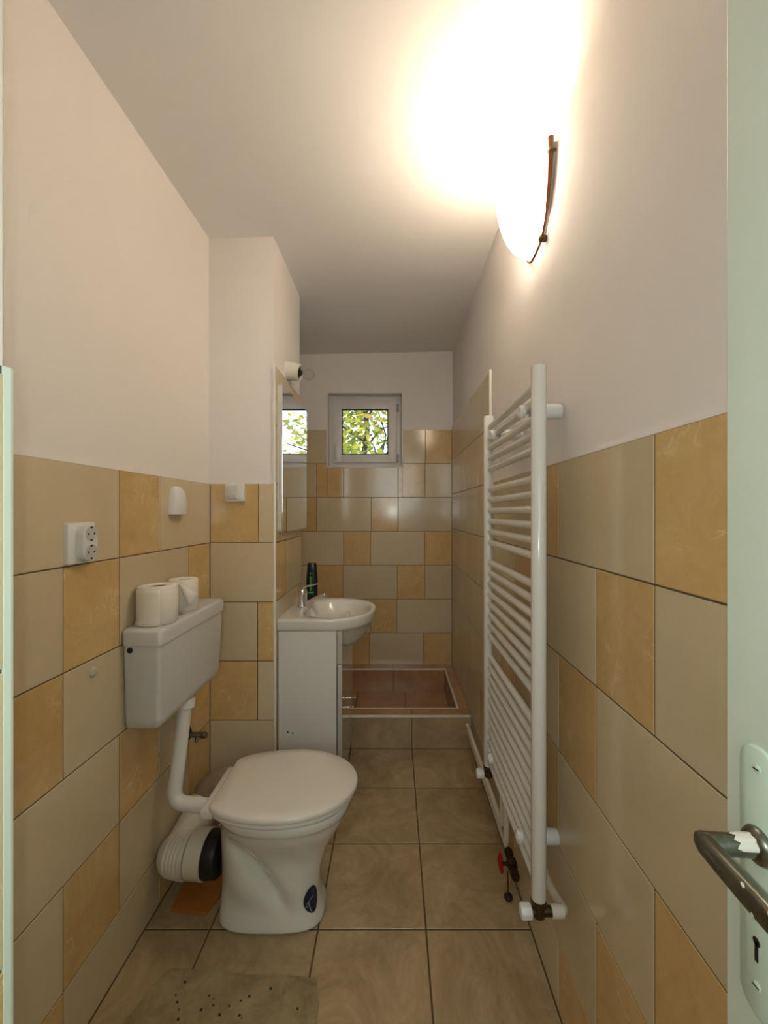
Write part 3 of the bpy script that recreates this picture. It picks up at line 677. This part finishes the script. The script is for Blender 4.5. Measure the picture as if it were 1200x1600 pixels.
# ------------------------------------------------------------------ mirror and bare lampholder
mi = thing('wall_mirror', 'frameless wall mirror above the washbasin reflecting the window', 'mirror', (XC, 2.03, 1.21))
o = rrect(1.786, 2.285, 1.212, 1.853, .018, 6)
bm = bmesh.new(); prism(bm, o, lambda u, v, w: (XC + .001 + w, u, v), .018); put('backing_board', bm, mat('mirror_edge', S(206, 206, 202), .4), mi, smooth=40)
bm = bmesh.new(); prism(bm, o, lambda u, v, w: (XC + .019 + w, u, v), .004, .0008); put('mirror_glass', bm, mirror_m, mi)
lh = thing('bare_bulb_lamp', 'white wall lampholder with clear unlit bulb above the mirror', 'lamp', (XC, 1.99, 1.955))
ax = Vector((1, -.12, -.22)).normalized(); c = Vector((XC - TH, 1.985, 1.975))
bm = bmesh.new(); lathe(bm, [(.046, -.004), (.046, .012), (.043, .045), (.039, .066), (.034, .068), (.030, .060), (.028, .050)], c, ax, 32); put('lampholder', bm, ceramic, lh, smooth=40)
bm = bmesh.new(); lathe(bm, [(.0285, .046), (.0285, .058), (.014, .059), (.013, .072)], c, ax, 24); put('lamp_socket', bm, bronze, lh, smooth=40)
bm = bmesh.new(); lathe(bm, [(.0125, .070), (.014, .080), (.020, .088), (.0255, .100), (.027, .112), (.024, .126), (.015, .136), (.003, .1395)], c, ax, 28); put('bulb', bm, glass2, lh, smooth=70)
bm = bmesh.new(); tube(bm, [tuple(c + ax * .072), tuple(c + ax * .090)], .0028, 8); tube(bm, [tuple(c + ax * .090), tuple(c + ax * .104 + Vector((0, -.007, .004))), tuple(c + ax * .106), tuple(c + ax * .104 + Vector((0, .007, -.004))), tuple(c + ax * .090)], .0005, 5); put('filament', bm, glass2, lh, smooth=60)

# ------------------------------------------------------------------ washbasin, cabinet, tap, bottle
Y0, Y1 = 1.785, 2.255; yc = 2.02; ZT = .836
def basin_outline(n=40):
    pts = [(XC + .001, Y0)]
    xs = -.315; a_ = .228; b_ = (Y1 - Y0) / 2
    for k in range(6): pts.append((XC + .001 + (xs - XC) * (k + 1) / 7, Y0 - .0))
    for k in range(n + 1):
        t = -math.pi / 2 + math.pi * k / n; c_, s_ = math.cos(t), math.sin(t)
        pts.append((xs + a_ * abs(c_) ** (2 / 2.25), yc + b_ * math.copysign(abs(s_) ** (2 / 2.25), s_)))
    for k in range(6): pts.append((xs + (XC + .001 - xs) * (k + 1) / 7, Y1))
    pts.append((XC + .001, Y1)); return pts
BO = basin_outline(); nB = len(BO); bc = (-.295, yc)
def toward(s, z, keep=True):
    out = []
    for x, y in BO:
        nx = bc[0] + (x - bc[0]) * s if not (keep and x < XC + .003) else x
        out.append((nx, bc[1] + (y - bc[1]) * s, z))
    return out
def bowl_ring(rx, ry, z, cx=None):
    cx = bc[0] + .012 if cx is None else cx; out = []
    for x, y in BO:
        a = math.atan2((y - bc[1]) / .235, (x - bc[0]) / .2); out.append((cx + rx * math.cos(a), bc[1] + ry * math.sin(a), z))
    return out
wb = thing('washbasin', 'white ceramic washbasin with rounded front on the small cabinet', 'washbasin', (-.3, yc, .78))
bm = bmesh.new()
rings = [bowl_ring(.030, .040, .664, -.250), bowl_ring(.060, .075, .670, -.250), bowl_ring(.090, .100, .686, -.250), bowl_ring(.122, .130, .712, -.258), bowl_ring(.148, .165, .748, -.262), bowl_ring(.165, .195, .776, -.268),
         toward(.955, .786), toward(.975, .791), toward(.988, .800), toward(1.0, .824), toward(1.0, .832), toward(.99, ZT), toward(.95, ZT + .0012),
         bowl_ring(.178, .196, ZT + .0005), bowl_ring(.168, .187, ZT - .004), bowl_ring(.160, .178, ZT - .020), bowl_ring(.142, .158, ZT - .055), bowl_ring(.108, .120, ZT - .085), bowl_ring(.055, .06, ZT - .102), bowl_ring(.02, .02, ZT - .106)]
loft(bm, rings)
put('basin', bm, ceramic, wb, smooth=60)
bm = bmesh.new(); lathe(bm, [(.020, 0), (.020, .002), (.013, .003), (.012, .001)], (-.283, yc, ZT - .104), 'z', 24); put('drain', bm, chrome, wb, smooth=40)
bm = bmesh.new(); prism(bm, oval(1.913, .812, .006, .0115, 16), lambda u, v, w: (-.412 + w, u, v), .010); o_ = put('overflow_hole', bm, dark, wb)
tp = thing('mixer_tap', 'chrome single lever mixer tap on the back of the washbasin', 'tap', (-.442, 2.02, ZT))
bm = bmesh.new(); lathe(bm, [(.026, 0), (.026, .004), (.0215, .008), (.0215, .060), (.023, .066), (.023, .080), (.020, .090), (.010, .096)], (-.442, 2.02, ZT), 'z', 28); put('tap_body', bm, chrome, tp, smooth=40)
bm = bmesh.new(); tube(bm, [(-.430, 2.02, ZT + .018), (-.39, 2.02, ZT + .040), (-.338, 2.02, ZT + .066)], .0105, 16, squash=.8); lathe(bm, [(.011, 0), (.012, -.003), (.012, -.016), (.010, -.018)], (-.336, 2.02, ZT + .070), 'z', 16); put('spout', bm, chrome, tp, smooth=50)
bm = bmesh.new(); tube(bm, [(-.445, 2.02, ZT + .088), (-.425, 2.02, ZT + .103), (-.365, 2.02, ZT + .116)], [.011, .008, .0045], 12, squash=.6); put('lever', bm, chrome, tp, smooth=50)
# bottle
sh = thing('shampoo_bottle', 'black shampoo bottle with green print standing on the washbasin rim', 'bottle', (-.432, 2.20, ZT))
bm = bmesh.new()
loft(bm, [[(x, y, ZT + .001 + h) for x, y in oval(-.432, 2.202, rx, ry, 32, 2.3)] for h, rx, ry in [(0, .025, .014), (.004, .0285, .017), (.03, .0300, .019), (.09, .0305, .019), (.13, .0285, .018), (.148, .0265, .017)]]); put('bottle_body', bm, bottle_m, sh, smooth=50)
bm = bmesh.new()
loft(bm, [[(x, y, ZT + .001 + h) for x, y in oval(-.432, 2.202, rx, ry, 32, 2.3)] for h, rx, ry in [(.149, .0268, .017), (.155, .0262, .017), (.188, .0235, .0155), (.194, .0215, .014)]]); put('bottle_cap', bm, bottle_m, sh, smooth=50)
bm = bmesh.new(); yb = 2.1832
def mark(x0, x1, z0, z1, m): box(bm, x0, x1, yb - .0012, yb + .004, ZT + z0, ZT + z1, m)
mark(-.4400, -.4375, .050, .120, 0); mark(-.4360, -.4335, .050, .118, 0); mark(-.4310, -.4290, .050, .126, 0); mark(-.4405, -.4335, .100, .126, 0)
for k in range(6): mark(-.4400, -.4335, .055 + k * .011, .0575 + k * .011, 0)
mark(-.4475, -.4200, .038, .044, 0); mark(-.4375, -.4345, .136, .146, 1)
put('bottle_print', bm, [green, greyp], sh)
# cabinet
cb = thing('vanity_cabinet', 'narrow white vanity cabinet under the washbasin with two glossy doors', 'cabinet', (-.36, yc, 0))
FX = -.222; ZB = .10
bm = bmesh.new()
box(bm, XC + .004, FX - .024, Y0 + .006, Y0 + .022, ZB, .785); box(bm, XC + .004, FX - .024, Y1 - .022, Y1 - .006, ZB, .785)
box(bm, XC + .004, FX - .024, Y0 + .022, Y1 - .022, ZB, ZB + .016); box(bm, XC + .004, XC + .010, Y0 + .022, Y1 - .022, ZB, .785)
put('carcass', bm, cab_m, cb)
bm = bmesh.new(); box(bm, FX - .022, FX, Y0 + .006, Y1 - .006, .646, .783, bevel=.0015); put('apron', bm, [cab_gloss], cb)
for a, b, hy in ((Y0 + .006, yc - .0015, yc - .03), (yc + .0015, Y1 - .006, yc + .03)):
    d = put('door', nb(FX - .020, FX, a, b, ZB - .002, .642, bevel=.0015), cab_gloss, cb)
    bm = bmesh.new(); hz = .376; hy = yc - .05 if hy < yc else yc + .05
    lathe(bm, [(.0045, -.001), (.0035, .004), (.0030, .022), (.0048, .026), (.0048, .033), (.003, .035)], (FX, hy, hz), 'x', 14)
    put('handle', bm, chrome, d, smooth=60)
bm = bmesh.new()
for y in (1.818, 1.842): lathe(bm, [(.0035, 0), (.0035, .001)], (XC + .045 if y < 1.83 else XC + .066, Y0 + .0062, .352 if y < 1.83 else .348), (0, -1, 0), 10)
put('screw_holes', bm, dark, cb)
for x in (XC + .03, FX - .05):
    for y in (Y0 + .03, Y1 - .03):
        bm = bmesh.new(); lathe(bm, [(.018, 0), (.018, .004), (.012, .008), (.012, ZB)], (x, y, 0), 'z', 16); put('leg', bm, dark, cb, smooth=40)

# ------------------------------------------------------------------ towel radiator
RX = 0.341; YA, YB = .978, 1.493; RZ0, RZ1 = .392, 1.643
ra = thing('towel_radiator', 'tall white ladder towel radiator on the right wall', 'radiator', (RX, (YA + YB) / 2, RZ0))
for y in (YA, YB):
    bm = bmesh.new(); lathe(bm, [(.012, -.002), (.0165, 0), (.0175, .002), (.0175, RZ1 - RZ0 - .002), (.0165, RZ1 - RZ0), (.012, RZ1 - RZ0 + .001)], (RX, y, RZ0), 'z', 28); put('post', bm, enamel, ra, smooth=50)
zs = [1.602 - .0375 * k for k in range(5)] + [1.380 - .0374 * k for k in range(6)] + [1.122 - .0372 * k for k in range(8)] + [.786 - .0372 * k for k in range(11)]
for z in zs:
    bm = bmesh.new(); tube(bm, [(RX + .003, YA + .008, z), (RX + .003, YB - .008, z)], .0108, 16); put('bar', bm, enamel, ra, smooth=60)
for y, z in ((1.070, 1.558), (1.390, 1.557), (1.090, .450), (1.420, .458)):
    bm = bmesh.new(); lathe(bm, [(.015, 0), (.019, .001), (.019, XR - RX - .014), (.0185, XR - RX - .0125)], (RX + .012, y, z), 'x', 24); br = put('wall_bracket', bm, plastic, ra, smooth=40)
    bm = bmesh.new(); lathe(bm, [(.017, 0), (.0165, .012), (.013, .015), (.006, .014), (.0055, .012)], (RX - .004, y, z), (-1, 0, 0), 22); put('bracket_clip', bm, plastic, br, smooth=40)
for y in (YA, YB):
    bm = bmesh.new(); lathe(bm, [(.015, 0), (.0185, -.002), (.0185, -.012), (.014, -.016), (.014, -.040), (.010, -.044)], (RX, y, RZ0), 'z', 20)
    tube(bm, [(RX - .016, y, RZ0 - .030), (RX + .038, y, RZ0 - .030)], .011, 14); vb = put('valve_body', bm, bronze, ra, smooth=40)
    bm = bmesh.new(); n = 32; rings = []
    for h, r in ((0, .012), (.003, .0165), (.022, .0175), (.027, .015), (.029, .008)):
        rings.append([(RX - .016 - h, y + (r - (.0012 if k % 4 < 2 and .001 < h < .025 else 0)) * math.cos(2 * math.pi * k / n), RZ0 - .030 + (r - (.0012 if k % 4 < 2 and .001 < h < .025 else 0)) * math.sin(2 * math.pi * k / n)) for k in range(n)])
    loft(bm, rings); put('valve_cap', bm, plastic, vb, smooth=40)

hp = thing('heating_pipe', 'ivory heating pipes running low along the right wall behind the radiator', 'pipe', (.405, 1.8, .13))
bm = bmesh.new(); tube(bm, [(.405, 2.282, .132), (.405, 1.548, .132), (.405, 1.548, .362), (RX + .03, YB + .002, .362)], .0105, 14, arc=.018)
put('supply_pipe', bm, pipe_m, hp, smooth=60)
bm = bmesh.new(); tube(bm, [(RX + .034, YA, .362), (.402, YA, .362), (.402, 1.06, .340), (.405, 1.492, .330), (.405, 1.492, .12)], .0105, 14, arc=.018); lathe(bm, [(.014, -.014), (.014, .014)], (.384, YA, .362), 'x', 14)
put('return_pipe', bm, pipe_m, hp, smooth=60)
bm = bmesh.new(); tube(bm, [(.405, 2.282, .100), (.405, 1.492, .100), (.405, 1.455, .100)], .0085, 12); put('floor_pipe', bm, pipe_m, hp, smooth=60)
dv = thing('drain_valve', 'dirty brass drain valve with red handle low behind the towel radiator', 'valve', (.40, 1.43, .09))
bm = bmesh.new(); tube(bm, [(.405, 1.475, .105), (.405, 1.375, .085)], .011, 12); lathe(bm, [(.014, -.008), (.016, -.006), (.016, .006), (.014, .008)], (.405, 1.46, .102), (0, -1, -.2), 6); lathe(bm, [(.014, -.008), (.016, -.006), (.016, .006), (.014, .008)], (.405, 1.39, .088), (0, -1, -.2), 6)
lathe(bm, [(.016, -.014), (.018, 0), (.016, .014)], (.405, 1.425, .095), (0, -1, -.2), 14)
tube(bm, [(.405, 1.425, .095), (.372, 1.425, .095)], .006, 10); put('valve_body', bm, rust, dv, smooth=40)
bm = bmesh.new(); tube(bm, [(.366, 1.425, .128), (.364, 1.425, .110), (.366, 1.422, .090), (.370, 1.42, .070)], [.006, .0085, .0085, .006], 12, squash=1.2); put('handle', bm, red, dv, smooth=60)['label'] = 'red lever handle'
bm = bmesh.new(); tube(bm, [(.385, 1.405, .09), (.385, 1.395, .018)], .0022, 8); lathe(bm, [(.008, -.008), (.013, -.006), (.014, .002), (.010, .007), (.003, .009)], (.385, 1.395, .010), 'z', 18); put('drain_plug', bm, rust, dv, smooth=50)

# ------------------------------------------------------------------ wall sconce (lit)
sc = thing('wall_sconce', 'lit frosted glass wall sconce high on the right wall', 'lamp', (XR + TH, 1.25, 2.10))
yc2 = 1.25; zt = 2.300; zb = 2.070; XW = XR + TH
bm = bmesh.new(); rings = []
nv, na = 16, 28
for j in range(nv + 1):
    t = j / nv; z = zb + (zt - zb) * t
    s = math.sqrt(max(0, 1 - (1 - t) ** 2)) ** .95
    hw = max(.004, .125 * s); dep = .012 + .105 * s
    rings.append([(XW - .010 - dep * math.sin(math.pi * k / na) ** .8, yc2 - hw * math.cos(math.pi * k / na), z + .010 * abs(math.cos(math.pi * k / na)) ** 3 * t) for k in range(na + 1)])
loft(bm, rings, False, False, closed=False)
gs = put('glass_shade', bm, shade_m, sc, smooth=80); md = gs.modifiers.new('t', 'SOLIDIFY'); md.thickness = .004
bm = bmesh.new()
side = lambda e: [Vector((XW - .012, yc2 + e * (.125 * math.sqrt(max(0, 1 - (1 - j / nv) ** 2)) ** .95 + .006), zb - .004 + (zt - zb + .012) * j / nv)) for j in range(1, nv + 1)]
tube(bm, list(reversed(side(-1))) + [Vector((XW - .016, yc2 - .02, zb - .006)), Vector((XW - .018, yc2, zb - .009)), Vector((XW - .016, yc2 + .02, zb - .006))] + side(1), .0040, 10)
for e in (-1, 1):
    q = side(e)[4:]; tube(bm, [v + Vector((-.002, 0, 0)) for v in q], [.0035 + .0055 * (k / (len(q) - 1)) for k in range(len(q))], 12, squash=1.0)
put('shade_rim', bm, amberrim, sc, smooth=60)
bm = bmesh.new(); prism(bm, [(1.112, 2.292), (1.112, 2.262), (1.150, 2.15), (1.200, 2.085), (1.300, 2.085), (1.350, 2.15), (1.388, 2.262), (1.388, 2.292)], lambda u, v, w: (XW - w, u, v), .009, .002); put('back_plate', bm, mat('plate_grey', S(150, 148, 142), .4), sc, smooth=40)
for y, z in ((1.120, 2.270), (1.380, 2.270), (1.190, 2.082)):
    bm = bmesh.new(); lathe(bm, [(.009, 0), (.010, .003), (.010, .018), (.005, .022)], (XW - .001, y, z), (-1, 0, 0), 16); put('clip', bm, bronze, sc, smooth=40)
bm = bmesh.new(); lathe(bm, [(.012, 0), (.013, .02), (.020, .035), (.026, .055), (.026, .068), (.018, .085), (.004, .092)], (XW - .052, yc2, 2.175), 'z', 20); put('bulb', bm, bulb_m, sc, smooth=70)
bm = bmesh.new(); lathe(bm, [(.015, -.03), (.016, -.028), (.016, 0), (.014, .001)], (XW - .052, yc2, 2.175), 'z', 16); tube(bm, [(XW - .008, yc2, 2.18), (XW - .052, yc2, 2.15)], .006, 8); put('lamp_holder', bm, enamel, sc, smooth=40)
lamp('sconce_light', 'POINT', (XW - .055, yc2, 2.292), SCONCE_W, SCONCE_COL, 0.015)

# ------------------------------------------------------------------ open door on the right
DX = .370
dr = struct(thing('door_1', '', '', (DX, -.28, 0))); del dr['label']; del dr['category']
put('door_leaf', nb(DX, DX + .038, -.29, .4625, .012, 2.0, bevel=.0015), mint, dr)
pts = rrect(.400, .441, .790, 1.062, .018, 8)
bm = bmesh.new(); prism(bm, pts, lambda u, v, w: (DX - w, u, v), .0035, .002); lp = put('lock_plate', bm, mint_plate, dr, smooth=45)
for z in (1.041, .822):
    bm = bmesh.new(); lathe(bm, [(.0045, 0), (.0045, .0012), (.003, .002)], (DX - .003, .4195, z), (-1, 0, 0), 16); s_ = put('screw', bm, mint_plate, lp, smooth=40)
    bm = bmesh.new(); box(bm, DX - .0056, DX - .0048, .4160, .4225, z - .0006, z + .0006); put('slot', bm, dark, s_)
bm = bmesh.new(); lathe(bm, [(.0042, 0), (.0042, .0012)], (DX - .0028, .420, .866), (-1, 0, 0), 16); box(bm, DX - .0040, DX - .0030, .4180, .4220, .846, .866); put('keyhole', bm, dark, lp)
hd = thing('door_handle_tmp', '', '', (0, 0, 0)); bpy.data.objects.remove(hd)
HZ = .966
bm = bmesh.new()
lathe(bm, [(.017, 0), (.018, .003), (.016, .007), (.011, .010)], (DX - .003, .416, HZ), (-1, 0, 0), 28)
R0 = []
for t, yy, ry, rz in [(.010, .416, .0095, .0105), (.030, .4175, .0098, .0102), (.045, .4190, .0105, .0100), (.056, .4200, .0112, .0098), (.060, .4205, .0095, .0080)]:
    R0.append([(DX - t, yy + ry * math.cos(2 * math.pi * k / 20), HZ + rz * math.sin(2 * math.pi * k / 20)) for k in range(20)])
loft(bm, R0)
R1 = []
for yy, xx, rx, rz in [(.4290, .3135, .003, .005), (.4265, .3130, .0055, .0078), (.4180, .3130, .0078, .0102), (.39, .3120, .0082, .0112), (.35, .3110, .0084, .0120), (.32, .3110, .0084, .0122), (.305, .3115, .0060, .0090), (.300, .3120, .003, .005)]:
    R1.append([(xx + rx * math.copysign(abs(math.cos(2 * math.pi * k / 24)) ** .7, math.cos(2 * math.pi * k / 24)), yy, HZ + rz * math.copysign(abs(math.sin(2 * math.pi * k / 24)) ** .7, math.sin(2 * math.pi * k / 24))) for k in range(24)])
loft(bm, R1)
dh = put('door_handle', bm, nickel, dr, smooth=50); dh['label'] = 'worn nickel lever handle with smears of white paint'
bm = bmesh.new(); R2 = []
for t, yy, ry, rz in [(.009, .416, .0115, .0125), (.016, .4166, .0108, .0112), (.024, .4172, .0108, .0114), (.030, .4175, .0102, .0107)]:
    R2.append([(DX - t - .003 * math.sin(k * 2.1), yy + ry * math.cos(a), HZ + rz * math.sin(a)) for k, a in enumerate([math.radians(30 + 13 * q) for q in range(12)])])
loft(bm, R2, False, False, closed=False); o = put('paint_smear', bm, trim_m, dh, smooth=80)
bm = bmesh.new()
for yy, zz in ((.352, HZ - .006), (.336, HZ + .0085), (.362, HZ + .0095)): lathe(bm, [(.002, 0), (.0022, .0006), (.001, .001)], (.3040, yy, zz), (-1, 0, 0), 8)
put('paint_spots', bm, trim_m, dh)
